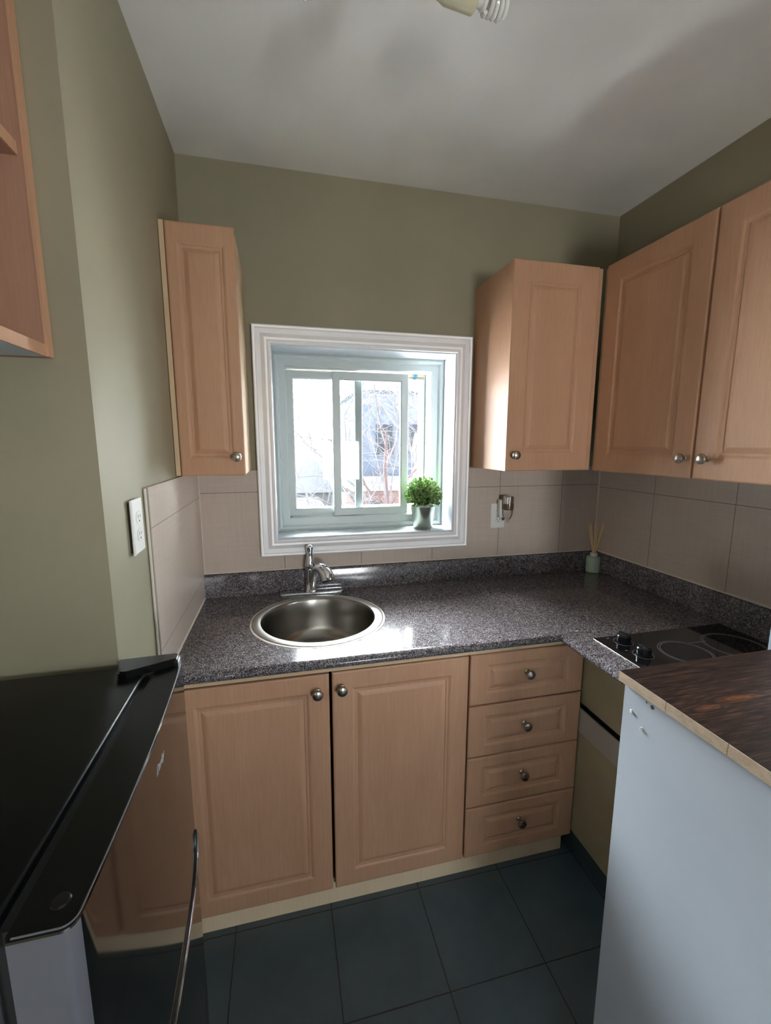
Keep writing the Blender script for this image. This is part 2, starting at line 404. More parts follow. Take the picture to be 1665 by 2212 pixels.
# caulk beads
struct('trim_1', tube([(0.006, -0.004, H), (0.006, -0.004, 1.424)], 0.0035, 8), M_caulk)
struct('trim_2', tube([(W - 0.004, -0.004, ZB), (W - 0.004, -0.004, 1.424)], 0.004, 8), M_caulk)
struct('trim_3', tube([(0.006, -0.62, H + .001), (0.006, -0.02, H + .001)], 0.004, 8), M_caulk)
struct('trim_4', tube([(0.0, -0.004, ZB + .001), (W, -0.004, ZB + .001)], 0.0042, 8), M_caulk)
struct('trim_5', tube([(W - 0.004, 0, ZB + .001), (W - 0.004, -1.04, ZB + .001)], 0.0048, 8), M_caulk, M=SK)

# ------------------------------------------------------------------ window
win = bpy.data.objects.new('window_1', None); COL.objects.link(win); win.location = (0.68, 0, wz0); win['kind'] = 'structure'
casing = rect_frame(0.2296, 1.1314, 1.0721, 1.9782, [(0, 0.006), (0, -0.024), (0.004, -0.027), (0.010, -0.025), (0.014, -0.019), (0.030, -0.017), (0.036, -0.021), (0.046, -0.026),
    (0.054, -0.024), (0.057, -0.027), (0.062, -0.028), (0.067, -0.027), (0.069, -0.020), (0.069, 0.006)])
obj('window_casing', casing, M_white, win, smooth=True, ang=30)
# reveal boards
lin_b = boxes((wx0 - .019, wx0, -0.018, 0.25, wz0 - .019, wz1 + .019), (wx1, wx1 + .019, -0.018, 0.25, wz0 - .019, wz1 + .019), (wx0, wx1, -0.018, 0.25, wz1, wz1 + .019))
obj('window_reveal', lin_b, M_reveal, win)
obj('window_sill', boxes((wx0, wx1, -0.018, 0.25, wz0 - .019, wz0)), M_sill, win)
obj('stop_moulding', rect_frame(wx0, wx1, wz0, wz1, [(0, 0.118), (0.010, 0.112), (0.018, 0.116), (0.024, 0.128), (0.024, 0.16), (0, 0.16)]), M_vinyl, win)
obj('window_frame', rect_frame(0.318, 1.036, 1.168, 1.888, [(0, 0.142), (0.002, 0.128), (0.032, 0.128), (0.036, 0.131), (0.036, 0.21), (0.044, 0.21), (0.044, 0.25), (0, 0.25)]), M_vinyl, win)
def sash(x0, x1, z0, z1, y, t, wdt, mat=M_vinyl, name='sliding_sash', y_g=None):
    s = obj(name, rect_frame(x0, x1, z0, z1, [(0, y + t), (0, y + .002), (.002, y), (wdt - .004, y), (wdt, y + .004), (wdt, y + t)]), mat, win)
    yg = y + t / 2
    obj('pane', boxes((x0 + wdt - .004, x1 - wdt + .004, yg - .0015, yg + .0015, z0 + wdt - .004, z1 - wdt + .004)), M_glass, s)
    return s
sash(0.550, 0.896, 1.2055, 1.8410, 0.138, 0.022, 0.0345)
s2 = sash(0.350, 0.687, 1.2065, 1.842, 0.166, 0.020, 0.033)
latch = box(0.640, 0.655, 0.158, 0.166, 1.475, 1.535, bev=0.003)
obj('sash_latch', latch, M_vinyl, s2)
obj('outer_frame', rect_frame(0.345, 1.012, 1.198, 1.852, [(0, 0.235), (0, 0.205), (0.012, 0.205), (0.012, 0.215), (0.024, 0.215), (0.024, 0.20), (0.040, 0.20), (0.040, 0.235)]), M_vinyl_out, win)
obj('blue_tape', boxes((0.942, 0.956, 0.196, 0.2, 1.835, 1.852), (0.939, 0.949, 0.196, 0.2, 1.828, 1.838)), M_blue, win)

# ------------------------------------------------------------------ knobs
def knob_bm(p, d):
    prof = [(0, 0), (0.0085, 0), (0.0085, 0.0015), (0.0060, 0.004), (0.0052, 0.012), (0.0075, 0.0155), (0.0125, 0.0175), (0.0152, 0.0205), (0.0158, 0.0240), (0.0140, 0.0280), (0.0085, 0.0308), (0, 0.0316)]
    return lathe(prof, 28, M=Matrix.Translation(p) @ Vector((0, 0, 1)).rotation_difference(Vector(d)).to_matrix().to_4x4())
def knob(x, y, z, parent, d=(0, -1, 0), M=None):
    return obj('knob', knob_bm((x, y, z), d), M_nickel, parent, smooth=True, M=M, label='round brushed nickel knob')

# ------------------------------------------------------------------ base cabinets
def carcass(x0, x1, y0, y1, z0, z1, t=0.016, toeh=None):
    bm = boxes((x0, x0 + t, y0, y1, z0, z1), (x1 - t, x1, y0, y1, z0, z1), (x0 + t, x1 - t, y0, y1, z0, z0 + t), (x0 + t, x1 - t, y1 - .006, y1, z0 + t, z1))
    return bm
sb = thing('sink_base_cabinet', 'maple base cabinet with two tall doors under the round sink', 'cabinet', (0.44, -0.3, 0))
obj('carcass', carcass(0.008, 0.878, -0.610, -0.008, 0.129, 0.866), M_maple_light, sb)
obj('top_rail', boxes((0.008, 0.878, -0.630, -0.590, 0.872, 0.886)), M_maple_light, sb)
obj('toe_kick', boxes((0.008, 0.878, -0.567, -0.551, 0.0, 0.129)), M_kick, sb)
YD = -0.632
for i, (a, b, kx, kz) in enumerate([(0.008, 0.4385, 0.403, 0.816), (0.4470, 0.8795, 0.474, 0.819)]):
    d = obj('door', door_slab(a, b, 0.129, 0.866 + .002 * i, YD, 0.019, 0.062, 0.058), M_maple, sb)
    knob(kx, YD, kz, d)
db = thing('drawer_base_cabinet', 'maple base cabinet with four stacked drawers right of the sink doors', 'cabinet', (1.09, -0.3, 0))
obj('carcass', carcass(0.882, 1.298, -0.610, -0.008, 0.129, 0.866), M_maple_light, db)
obj('top_rail', boxes((0.8785, 1.298, -0.630, -0.590, 0.872, 0.886)), M_maple_light, db)
obj('toe_kick', boxes((0.878, 1.312, -0.567, -0.551, 0.0, 0.129)), M_kick, db)
for a, b, kz in [(0.694, 0.868, 0.792), (0.508, 0.689, 0.607), (0.3205, 0.503, 0.424), (0.129, 0.3155, 0.241)]:
    d = obj('drawer_front', door_slab(0.8850, 1.3000, a, b, YD, 0.019, 0.060, 0.040), M_maple, db)
    knob(1.086, YD, kz, d)

# olive painted front under the cooktop run
ov = thing('appliance_front_panel', 'dark olive painted panel front under the cooktop, beside the drawers', 'panel', (1.33, -0.85, 0))
obj('upper_panel', boxes((1.312, 1.33, -1.04, -0.612, 0.640, 0.870)), M_oliveboard, ov)
rail = bmesh.new()
bx(rail, 1.303, 1.3085, -1.04, -0.614, 0.5395, 0.624)
obj('rail', rail, M_taupeboard, ov, label='rail across the panel, top light painted in as lighter taupe')  # lighter tone stands for the light falling on it from above
obj('lower_panel', boxes((1.3045, 1.33, -1.04, -0.614, 0.142, 0.538)), M_oliveboard, ov)
obj('gap_backing', boxes((1.331, 1.350, -1.04, -0.636, 0.54, 0.66)), M_blackgap, ov)  # black strip puts the shade of the open gap into the colour
obj('toe_kick', boxes((1.355, 1.37, -1.04, -0.57, 0.0, 0.142)), M_kick_dark, ov)

# ------------------------------------------------------------------ countertop
def countertop():
    zt, th, cf, ixf, yb = H, 0.027, -0.645, 1.196, -1.045
    # bullnose profile swept along the L: offset outward from the inner line
    prof = [(0.0, zt), (0.006, zt), (0.012, zt - .0012), (0.018, zt - .0045), (0.0225, zt - .010), (0.024, zt - .016), (0.0225, zt - .022), (0.018, zt - .027), (0.0, zt - .027)]
    bm = bmesh.new()
    A, B, Cc = [], [], []
    for o, z in prof:
        A.append(bm.verts.new((0.006, cf + 0.024 - o, z))); 
        B.append(bm.verts.new((ixf + 0.024 - o, cf + 0.024 - o, z)))
        Cc.append(bm.verts.new((ixf + 0.024 - o, yb, z)))
    for P, Q in ((A, B), (B, Cc)):
        for i in range(len(prof) - 1): bm.faces.new((P[i], P[i + 1], Q[i + 1], Q[i]))
    # remaining top / bottom / back
    def cap(k, z):
        w1 = bm.verts.new((0.006, -0.003, z)); w2 = bm.verts.new((W, -0.003, z)); w3 = bm.verts.new((W + 0.016, yb, z))
        bm.faces.new((A[k], B[k], Cc[k], w3, w2, w1)); return w1, w2, w3
    T = cap(0, zt); Bt = cap(len(prof) - 1, zt - .027)
    for i in (0, 1): bm.faces.new((T[i], T[i + 1], Bt[i + 1], Bt[i]))
    bm.faces.new([T[0]] + A[:] + [Bt[0]]); bm.faces.new([T[2]] + Cc[:] + [Bt[2]])
    return bm
ct = thing('countertop', 'L-shaped dark speckled granite-look countertop with rolled front edge', 'countertop', (0.9, -0.3, H))
slab = obj('slab', countertop(), M_granite, None, smooth=True, ang=40)
cut(slab, lathe([(0, -0.2), (0.214, -0.2), (0.214, 0.2), (0, 0.2)], 64, M=Matrix.Translation((0.435, -0.325, H))))
slab.data.transform(Matrix.Translation((-0.9, 0.3, -H))); slab.parent = ct; slab.name = 'slab'
if not slab.data.materials: slab.data.materials.append(M_granite)
def upstand(L):
    prof = [(0.0, H), (-0.019, H), (-0.019, ZB - .009), (-0.0165, ZB - .003), (-0.011, ZB), (0.0, ZB)]
    bm = bmesh.new(); a = [bm.verts.new((0, y, z)) for y, z in prof]; b = [bm.verts.new((L, y, z)) for y, z in prof]
    for i in range(len(prof)): j = (i + 1) % len(prof); bm.faces.new((a[i], a[j], b[j], b[i]))
    bm.faces.new(a[::-1]); bm.faces.new(b); return bm
obj('upstand', upstand(W - 0.006), M_granite, ct, smooth=True, M=Matrix.Translation((0.006, -0.0035, 0)))
obj('upstand', upstand(1.02), M_granite, ct, smooth=True, M=SK @ Matrix.Translation((W - .0045, -0.022, 0)) @ Matrix.Rotation(R(-90), 4, 'Z'))

# ------------------------------------------------------------------ sink + faucet
sk = thing('round_sink', 'round stainless steel drop-in sink bowl in the dark countertop', 'sink', (0.435, -0.325, H))
T = Matrix.Translation((0.435, -0.325, H))
obj('rim', lathe([(0.200, -0.004), (0.200, 0.002), (0.204, 0.0045), (0.214, 0.0050), (0.226, 0.0036), (0.232, 0.0012), (0.2325, 0.0), (0.21, 0.0)], 96, M=T), M_steel, sk, smooth=True, ang=50)
obj('bowl', lathe([(0.201, 0.0035), (0.198, 0.0), (0.196, -0.006), (0.193, -0.05), (0.187, -0.11), (0.176, -0.138), (0.155, -0.154), (0.12, -0.161), (0.05, -0.165), (0.043, -0.168), (0.043, -0.172), (0, -0.172)], 96, M=T), M_bowl, sk, smooth=True, ang=60)
obj('caulk_ring', lathe([(0.231, 0.0), (0.231, 0.002), (0.2365, 0.001), (0.2372, 0.0)], 96, M=T), M_caulk, sk, smooth=True)
dr = obj('drain', lathe([(0.042, -0.1715), (0.040, -0.167), (0.030, -0.168), (0.026, -0.1705), (0.008, -0.1705), (0.006, -0.166), (0, -0.166)], 40, M=T), M_chrome, sk, smooth=True)
fc = thing('faucet', 'chrome single-handle faucet with curved spout behind the sink', 'faucet', (0.43, -0.052, H))
plate = bmesh.new()
def stadium(L, r, n=14):
    return [(L + r * math.cos(a), r * math.sin(a)) for a in [(-90 + 180 * k / n) * math.pi / 180 for k in range(n + 1)]] + [(-L + r * math.cos(a), r * math.sin(a)) for a in [(90 + 180 * k / n) * math.pi / 180 for k in range(n + 1)]]
lo = []
for s_, z in ((1.0, 0), (1.0, 0.004), (0.96, 0.008), (0.80, 0.0105)):
    lo.append([plate.verts.new((0.43 + x * (0.8 + 0.2 * s_), -0.052 + y * s_, H + z)) for x, y in stadium(0.108, 0.026)])
for a, b in zip(lo, lo[1:]):
    for i in range(len(a)): plate.faces.new((a[i], a[(i + 1) % len(a)], b[(i + 1) % len(a)], b[i]))
plate.faces.new(lo[-1]); plate.faces.new(lo[0][::-1])
obj('base_plate', plate, M_chrome, fc, smooth=True, ang=50)
obj('body', lathe([(0.0, .008), (0.023, .008), (0.023, .016), (0.0195, .020), (0.0185, 0.05), (0.0195, 0.085), (0.021, 0.098), (0.0205, 0.110), (0.0, 0.112)], 32, M=Matrix.Translation((0.424, -0.050, H))), M_chrome, fc, smooth=True, ang=60)
hd = obj('handle', lathe([(0.0, 0.1125), (0.020, 0.1125), (0.0205, 0.118), (0.0185, 0.132), (0.0145, 0.150), (0.0122, 0.165), (0.0125, 0.180), (0.0150, 0.194), (0.0155, 0.197), (0.0120, 0.2025), (0.006, 0.2055), (0.0, 0.206)], 32, M=Matrix.Translation((0.424, -0.050, H))), M_chrome, fc, smooth=True, ang=60)
obj('indicator', lathe([(0, 0), (0.0032, 0), (0.0032, 0.002), (0, 0.0024)], 16, M=Matrix.Translation((0.429, -0.0668, H + .134)) @ Matrix.Rotation(R(85), 4, 'X')), M_blackplastic, hd)
sp = spline([(0.433, -0.066, H + .012, .0135), (0.434, -0.070, H + .04, .0145), (0.438, -0.078, H + .075, .0160), (0.446, -0.093, H + .106, .0185), (0.458, -0.114, H + .122, .0215), (0.472, -0.136, H + .118, .0250), (0.482, -0.150, H + .100, .0280), (0.485, -0.155, H + .084, .0290)], 5)
obj('spout', tube([q[:3] for q in sp], [q[3] for q in sp], 28), M_chrome, fc, smooth=True, ang=60)
e_ = Vector((0.485, -0.155, H + .084)); dv = Vector((.003, -.005, -.016)).normalized()
obj('aerator', tube([e_, e_ + dv * 0.006], [0.0235, 0.0220], 24), M_blackplastic, fc, smooth=True)
obj('collar', lathe([(0.0, 0.010), (0.0175, 0.010), (0.0175, 0.019), (0.0155, 0.022), (0, 0.022)], 28, M=Matrix.Translation((0.433, -0.067, H))), M_chrome, fc, smooth=True)

# ------------------------------------------------------------------ cooktop
ck = thing('cooktop', 'black glass two-burner cooktop with two black knobs set in the countertop', 'cooktop', (1.5, -0.85, H))
obj('glass_plate', box(1.275, 1.775, -0.995, -0.700, H + .0005, H + .0055, bev=0.0015), M_cook, ck)
rim = rect_frame(1.2742, 1.7758, -0.9958, -0.6992, [(0, H), (0, H + .0020), (.0007, H + .0026), (.0007, H)])
bmesh.ops.transform(rim, matrix=Matrix(((1, 0, 0, 0), (0, 0, 1, 0), (0, 1, 0, 0), (0, 0, 0, 1))), verts=rim.verts)
obj('edge_trim', rim, M_nickel, ck)
for x, y in ((1.345, -0.745), (1.340, -0.828)):
    k = obj('knob', lathe([(0, .0056), (0.024, .0056), (0.024, .0085), (0.0205, .010), (0.0200, .027), (0.0180, .0295), (0, .0298)], 32, M=Matrix.Translation((x, y, H))), M_blackplastic, ck, smooth=True, label='black plastic burner knob')
    obj('knob_ring', lathe([(0.0275, .0056), (0.0275, .0060), (0.0285, .0060), (0.0285, .0056)], 40, M=Matrix.Translation((x, y, H))), M_ring, k)
    obj('grip', box(x - .0045, x + .0045, y - .0185, y + .0185, H + .0285, H + .0335, bev=.001), M_blackplastic, k)
    obj('mark', boxes((x - .004 - .03, x + .004 - .03, y + .030, y + .033, H + .0056, H + .0060)), M_ring, k)
for cx_, cy_, r_ in ((1.475, -0.845, 0.072), (1.660, -0.845, 0.086)):
    rg = bmesh.new()
    for rr in (r_, r_ - 0.006): lathe([(rr - .0006, .0055), (rr - .0006, .0059), (rr + .0006, .0059), (rr + .0006, .0055)], 72, rg, Matrix.Translation((cx_, cy_, H)))
    obj('burner_ring', rg, M_ring, ck)
obj('burner_bridge', boxes((1.535, 1.60, -0.80, -0.7985, H + .0055, H + .0059)), M_ring, ck)
# crumbs
for x, y, s_ in ((1.262, -0.634, 1.0), (1.305, -0.84, 0.55)):
    c = bmesh.new(); bmesh.ops.create_icosphere(c, subdivisions=2, radius=0.006 * s_)
    bmesh.ops.transform(c, matrix=Matrix.Translation((x, y, H + .0012 * s_)) @ Matrix.Diagonal((1, .55, .22, 1)), verts=c.verts)
    tag(obj('crumb', c, Mat('crumb_tan', (206, 182, 140), 0.8).m), 'tan flake lying on the countertop near the inner corner' if s_ == 1 else 'tiny tan crumb beside the cooktop knobs', 'crumb')

# ------------------------------------------------------------------ reed diffuser
rd = thing('reed_diffuser', 'small sage green reed diffuser bottle with rattan sticks in the counter corner', 'diffuser', (1.783, -0.056, H))
T = Matrix.Translation((1.783, -0.056, H))
m_ = Mat('sage_ceramic', (168, 188, 168), 0.5); m_.bump(m_.noise(200, 2), .1, .0005)
obj('bottle', lathe([(0, 0), (0.029, 0), (0.0318, .003), (0.0322, .008), (0.0322, .068), (0.031, .075), (0.026, .079), (0.015, .080), (0.015, .084), (0, .084)], 40, M=T), m_.m, rd, smooth=True, ang=50)
obj('collar', lathe([(0.011, .0785), (0.0168, .0785), (0.0168, .096), (0.011, .096)], 32, M=T), Mat('white_collar', (220, 212, 204), 0.5).m, rd, smooth=True)
m_reed = Mat('rattan_reed', (236, 208, 156), 0.7).m
for dx, dy, l in ((-.046, -.006, .15), (-.020, .010, .152), (-.012, -.01, .15), (.026, .016, .15), (.034, -.010, .152), (.048, .0, .145)):
    obj('reed', tube([(1.783 - dx * .2, -0.056 - dy * .2, H + .05), (1.783 + dx * .16, -0.056 + dy * .16, H + .10), (1.783 + dx, -0.056 + dy, H + .088 + l)], 0.0026, 8), m_reed, rd)

# ------------------------------------------------------------------ outlets
def duplex(parent, T, black=True):
    for s_ in (1, -1):
        rf = bmesh.new(); pts = []
        for k in range(24):
            a = 2 * math.pi * k / 24; pts.append((0.0172 * math.cos(a), max(-0.0135, min(0.0135, 0.0172 * math.sin(a))) + s_ * 0.0195))
        r = obj('receptacle', prism(pts, 0.0045, 0.0068, rf), M_plate, parent, M=T); z = s_ * 0.0195
        obj('slot', box(-0.0075, -0.0055, z - .001, z + .0075, .0066, .0070), M_black_slot, r, M=T)
        obj('slot', box(0.0055, 0.0075, z - .0005, z + .0065, .0066, .0070), M_black_slot, r, M=T)
        obj('slot', prism([(0.0026 * math.cos(a * math.pi / 6), z - .0075 + 0.0026 * math.sin(a * math.pi / 6)) for a in range(12)], .0066, .0070), M_black_slot, r, M=T)
    obj('screw', lathe([(0, .0045), (.003, .0045), (.003, .0055), (0, .006)], 12, M=T), M_plate, parent)
def plate(parent, T, hw=0.0355, hh=0.058):
    b = bmesh.new(); l0 = []
    for i, z in ((0, 0), (0, .0025), (.003, .0046), (.0045, .005)):
        l0.append([b.verts.new((x, y, z)) for x, y in ((-hw + i, -hh + i), (hw - i, -hh + i), (hw - i, hh - i), (-hw + i, hh - i))])
    for a, c in zip(l0, l0[1:]):
        for k in range(4): b.faces.new((a[k], a[(k + 1) % 4], c[(k + 1) % 4], c[k]))
    b.faces.new(l0[-1]); b.faces.new(l0[0][::-1])
    obj('cover_plate', b, M_plate, parent, M=T)
o1 = thing('electrical_outlet', 'white duplex outlet on the taupe tile right of the window', 'outlet', (1.2915, -0.003, 1.202))
T = Matrix.Translation((1.2915, -0.003, 1.202)) @ Matrix.Rotation(R(90), 4, 'X'); plate(o1, T); duplex(o1, T)
o2 = thing('electrical_outlet', 'white outlet sitting proud of the painted left wall', 'outlet', (0.0, -0.748, 1.346))
T = Matrix.Translation((0.0012, -0.748, 1.346)) @ Matrix.Rotation(R(0.6), 4, 'X') @ Matrix(((0, 0, 1, 0), (1, 0, 0, 0), (0, 1, 0, 0), (0, 0, 0, 1)))
plate(o2, T @ Matrix.Translation((0, 0, 0.001)), 0.0355, 0.0615); duplex(o2, T @ Matrix.Translation((0, 0, 0.001)))
obj('plate_shadow', boxes((-0.005, 0.0020, -0.7800, -0.718, 1.290, 1.401)), M_black_slot, o2)  # black slab put in as the shadow gap behind the plate
pi_ = thing('plug_in_air_freshener', 'plug-in air freshener with mirrored cap and clear bulb in the back wall outlet', 'air freshener', (1.305, -0.04, 1.24))
obj('plug_body', box(1.283, 1.312, -0.036, -0.010, 1.196, 1.280, bev=.006, seg=3), M_plate, pi_, smooth=True)
T = Matrix.Translation((1.316, -0.052, 1.18))
obj('cap', lathe([(0, .118), (0.0225, .118), (0.0240, .116), (0.0240, .084), (0, .084)], 36, M=T), M_capmetal, pi_, smooth=True, label='mirror silver cap')
m_ = Mat('smoky_collar', (96, 74, 60), 0.2).m
obj('collar', lathe([(0, .0838), (0.0238, .0838), (0.0242, .080), (0.0242, .058), (0.022, .056), (0, .056)], 36, M=T), m_, pi_, smooth=True, label='smoky brown collar')
mg = Mat('clear_plastic', (240, 236, 228), 0.05); mg.b.inputs['Transmission Weight'].default_value = 0.9; mg.b.inputs['IOR'].default_value = 1.3
obj('refill_bulb', lathe([(0, .0555), (0.0215, .0555), (0.0225, .050), (0.0205, .032), (0.014, .018), (0.0075, .010), (0.0085, .004), (0.005, .0), (0, .0)], 32, M=T), mg.m, pi_, smooth=True, label='clear liquid refill')

# ------------------------------------------------------------------ wall cabinets
UZ0, UZ1 = 1.4286, 2.177
ul = thing('wall_cabinet', 'narrow single-door maple wall cabinet in the corner left of the window', 'cabinet', (0.105, -0.15, UZ0))
obj('carcass', boxes((0.0025, 0.2065, -0.301, 0.005, UZ0, UZ1)), M_maple_light, ul)
obj('filler_strip', boxes((-0.002, 0.0115, -0.319, -0.301, UZ0, UZ1)), M_maple_light, ul)
d = obj('door', door_slab(0.0135, 0.2085, UZ0 - .001, UZ1, -0.3205, 0.018, 0.034, 0.060), M_maple, ul)
knob(0.185, -0.3205, 1.488, d)
ub = thing('wall_cabinet', 'single-door maple wall cabinet right of the window, its side lit', 'cabinet', (1.33, -0.15, UZ0))
obj('carcass', boxes((1.1500, 1.505, -0.3015, 0.005, UZ0, UZ1)), M_maple, ub)
obj('corner_filler', boxes((1.4995, 1.5170, -0.3120, -0.3015, UZ0, UZ1 - .002)), M_maple, ub)
d = obj('door', door_slab(1.1465, 1.4975, UZ0, UZ1, -0.3205, 0.018, 0.070, 0.070), M_maple, ub)
knob(1.178, -0.3205, 1.489, d)
ur = thing('wall_cabinet', 'wide two-door maple wall cabinet on the right wall above the cooktop', 'cabinet', (1.67, -0.75, UZ0))
XF = W - 0.318
obj('carcass', boxes((XF + .019, W + .005, -1.166, -0.3035, UZ0, UZ1)), M_maple_light, ur, M=SK)
ROT = Matrix.Translation((XF, 0, 0)) @ Matrix.Rotation(R(-90), 4, 'Z')     # local x -> -y, face -y -> -x
for a, b, ku in ((0.331, 0.7460, 0.723), (0.7520, 1.166, 0.795)):
    d = obj('door', door_slab(a, b, UZ0 - .002, UZ1, 0.0, 0.019, 0.070, 0.068), M_maple, ur, M=SK @ ROT)
    knob(ku, 0.0, 1.488, d, M=SK @ ROT)

# ------------------------------------------------------------------ open shelf cabinet, top left
sh = thing('open_shelf_cabinet', 'open maple shelf cabinet hung above the fridge at upper left', 'cabinet', (-0.2, -1.25, 1.677))
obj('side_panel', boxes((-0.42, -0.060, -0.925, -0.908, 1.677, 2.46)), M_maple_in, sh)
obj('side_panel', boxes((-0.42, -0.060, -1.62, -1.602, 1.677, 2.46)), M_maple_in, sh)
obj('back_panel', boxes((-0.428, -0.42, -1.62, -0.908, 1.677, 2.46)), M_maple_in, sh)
obj('face_stile', boxes((-0.060, -0.0555, -0.926, -0.908, 1.677, 2.46)), M_maple, sh)
for z in (1.677, 1.985, 2.44):
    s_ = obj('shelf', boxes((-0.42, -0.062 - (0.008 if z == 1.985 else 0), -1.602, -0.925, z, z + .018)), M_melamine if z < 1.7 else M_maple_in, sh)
    obj('edge_band', boxes((-0.062 - (0.008 if z == 1.985 else 0), -0.059 - (0.008 if z == 1.985 else 0), -1.602, -0.926, z, z + .020)), M_maple, s_)

# ------------------------------------------------------------------ fridge
ZF = 1.095
fg = thing('refrigerator', 'compact silver refrigerator with black top and curved mirror-grey door', 'refrigerator', (-0.2, -1.17, 0))
def fx(y): return 0.1295 - 0.0155 * ((y + 1.29) / 0.38) ** 2
obj('body', box(-0.47, 0.052, -1.412, -0.925, 0.02, ZF - .03, bev=.004), M_fridge_silver, fg)
obj('top_cover', box(-0.475, 0.057, -1.414, -0.920, ZF - .03, ZF, bev=.005, seg=3), M_fridge_top, fg, smooth=True)
obj('gasket', boxes((0.052, 0.074, -1.406, -0.925, 0.08, ZF - .012)), M_blackgap, fg)
def door_outline(inset=0.0, xb=0.073, y0=-1.4235, y1=-0.911):
    ys = [y0 + .012 + (y1 - y0 - .016) * k / 24 for k in range(25)]
    pts = [(xb, y0 + inset)] + [(fx(y0) - .0125 + .0, y0 + inset)]
    pts += [(fx(y0) - .0125 + .0125 * math.sin(a) - inset * math.sin(a), y0 + .0125 - .0125 * math.cos(a) + inset * math.cos(a)) for a in [k * math.pi / 16 for k in range(1, 8)]]
    pts += [(fx(y) - inset, y) for y in ys] + [(fx(y1) - .004, y1 - inset), (xb, y1 - inset)]
    return pts
def fridge_door(z0, z1, name):
    bm = bmesh.new(); L = []
    for ins, z in ((0, z0), (0, z1 - .0015), (0.0012, z1)):
        L.append([bm.verts.new((x, y, z)) for x, y in door_outline(ins)])
    n = len(L[0])
    for a, b in zip(L, L[1:]):
        for i in range(n): bm.faces.new((a[i], a[(i + 1) % n], b[(i + 1) % n], b[i]))
    bm.faces.new(L[0][::-1]); bm.faces.new(L[-1])
    o = obj(name, bm, M_fridge_front, fg, smooth=True, ang=30)
    o.data.materials.append(M_fridge_silver)
    for p in o.data.polygons:
        if p.center.y + (-1.17) < -1.409 and p.normal.x < 0.985 and abs(p.normal.z) < .5 or p.normal.x < .3 and abs(p.normal.z) < .5: p.material_index = 1  # silver also covers the rounded near corner, standing for its highlight
    return o
fd = fridge_door(0.627, ZF - .006, 'freezer_door')
fl = fridge_door(0.060, 0.615, 'fridge_door')
cap_ = prism(door_outline(0.0012), ZF - .006, ZF - .0004)
obj('door_cap', cap_, M_fridge_top, fd, label='black plastic cap on the door top')
edge = [(fx(-1.4235) - .0125 + .0125 * math.sin(a), -1.4235 + .0125 - .0125 * math.cos(a), ZF - .001) for a in [k * math.pi / 16 for k in range(0, 8)]] + [(fx(-1.41 + .0208 * k), -1.41 + .0208 * k, ZF - .001) for k in range(24)]
obj('edge_strip', tube([(0.078, -1.4235, ZF - .001)] + edge, 0.0009, 6), M_fridge_silver, fd, smooth=True, label='thin bright edge of the door top')
lp = [(-.9115, .688), (-.918, .668), (-.930, .648), (-.947, .633), (-.970, .625), (-1.0, .6215)] + [(-1.03 - .0296 * k, .6205) for k in range(14)]
obj('door_pull', tube([(fx(y) + .0028, y, z) for y, z in lp], 0.0030, 10), M_chrome, fl, smooth=True, label='chrome grip curving along the door seam')
obj('pull_recess', tube([(fx(y) - .0008, y, z + .006) for y, z in lp], 0.0042, 10), M_blackplastic, fl, smooth=True)
# hinge cover
hc = prism([(0.000, -0.914), (0.104, -0.909), (0.112, -0.916), (0.112, -0.936), (0.030, -0.972), (0.016, -0.970), (0.002, -0.925)], ZF, ZF + .014)
bmesh.ops.bevel(hc, geom=[e for e in hc.edges if all(v.co.z > ZF + .01 for v in e.verts)], offset=.003, segments=2, affect='EDGES')
obj('hinge_cover', hc, M_blackplastic, fg)
obj('hinge_cap', lathe([(0.009, 0), (0.0075, .0016), (0.0055, .002), (0.0, .0012)], 24, M=Matrix.Translation((0.106, -1.397, ZF - .0005))), M_blackplastic, fd, smooth=True)
# badge lettering
tcu = bpy.data.curves.new('badge', 'FONT'); tcu.body = 'Danby'; tcu.size = 0.0185; tcu.extrude = 0.0003; tcu.shear = 0.35; tcu.offset = 0.0; tcu.space_character = 0.92
to = bpy.data.objects.new('badge_tmp', tcu); COL.objects.link(to); bpy.context.view_layer.update()
bme = bpy.data.meshes.new_from_object(to.evaluated_get(bpy.context.evaluated_depsgraph_get())); bpy.data.objects.remove(to)
bb = bmesh.new(); bb.from_mesh(bme)
obj('badge', bb, M_badge, fd, M=Matrix.Translation((0.1284, -1.170, 1.035)) @ Matrix.Rotation(R(1.6), 4, 'Z') @ Matrix(((0, 0, 1, 0), (1, 0, 0, 0), (0, 1, 0, 0), (0, 0, 0, 1))), label='thin silver script lettering')

# ------------------------------------------------------------------ peninsula
pn = thing('bar_cabinet', 'white melamine bar cabinet side with screw holes, at right foreground', 'cabinet', (1.25, -1.4, 0))
obj('side_panel', boxes((1.010, 1.028, -1.76, -1.112, 0.0, 1.040)), M_melamine, pn)
obj('end_panel', boxes((1.028, 1.50, -1.130, -1.112, 0.0, 1.040)), M_melamine, pn)
obj('end_panel', boxes((1.028, 1.50, -1.76, -1.742, 0.0, 1.040)), M_melamine, pn)
for (y, z) in ((-1.135, 0.987), (-1.164, 0.967)):
    a = obj('wall_anchor', lathe([(0.0012, -.0005), (.0012, .0035), (.0030, .0035), (.0034, 0.0), (.0034, -.0005)], 16, M=Matrix.Translation((1.010, y, z)) @ Matrix.Rotation(R(-90), 4, 'Y')), M_plate, pn, smooth=True)
    obj('anchor_hole', lathe([(0, 0), (.0013, 0), (.0013, .0012), (0, .0012)], 10, M=Matrix.Translation((1.010, y, z)) @ Matrix.Rotation(R(-90), 4, 'Y')), M_black_slot, a)
m_hole = Mat('raw_hole', (70, 62, 54), 0.8).m
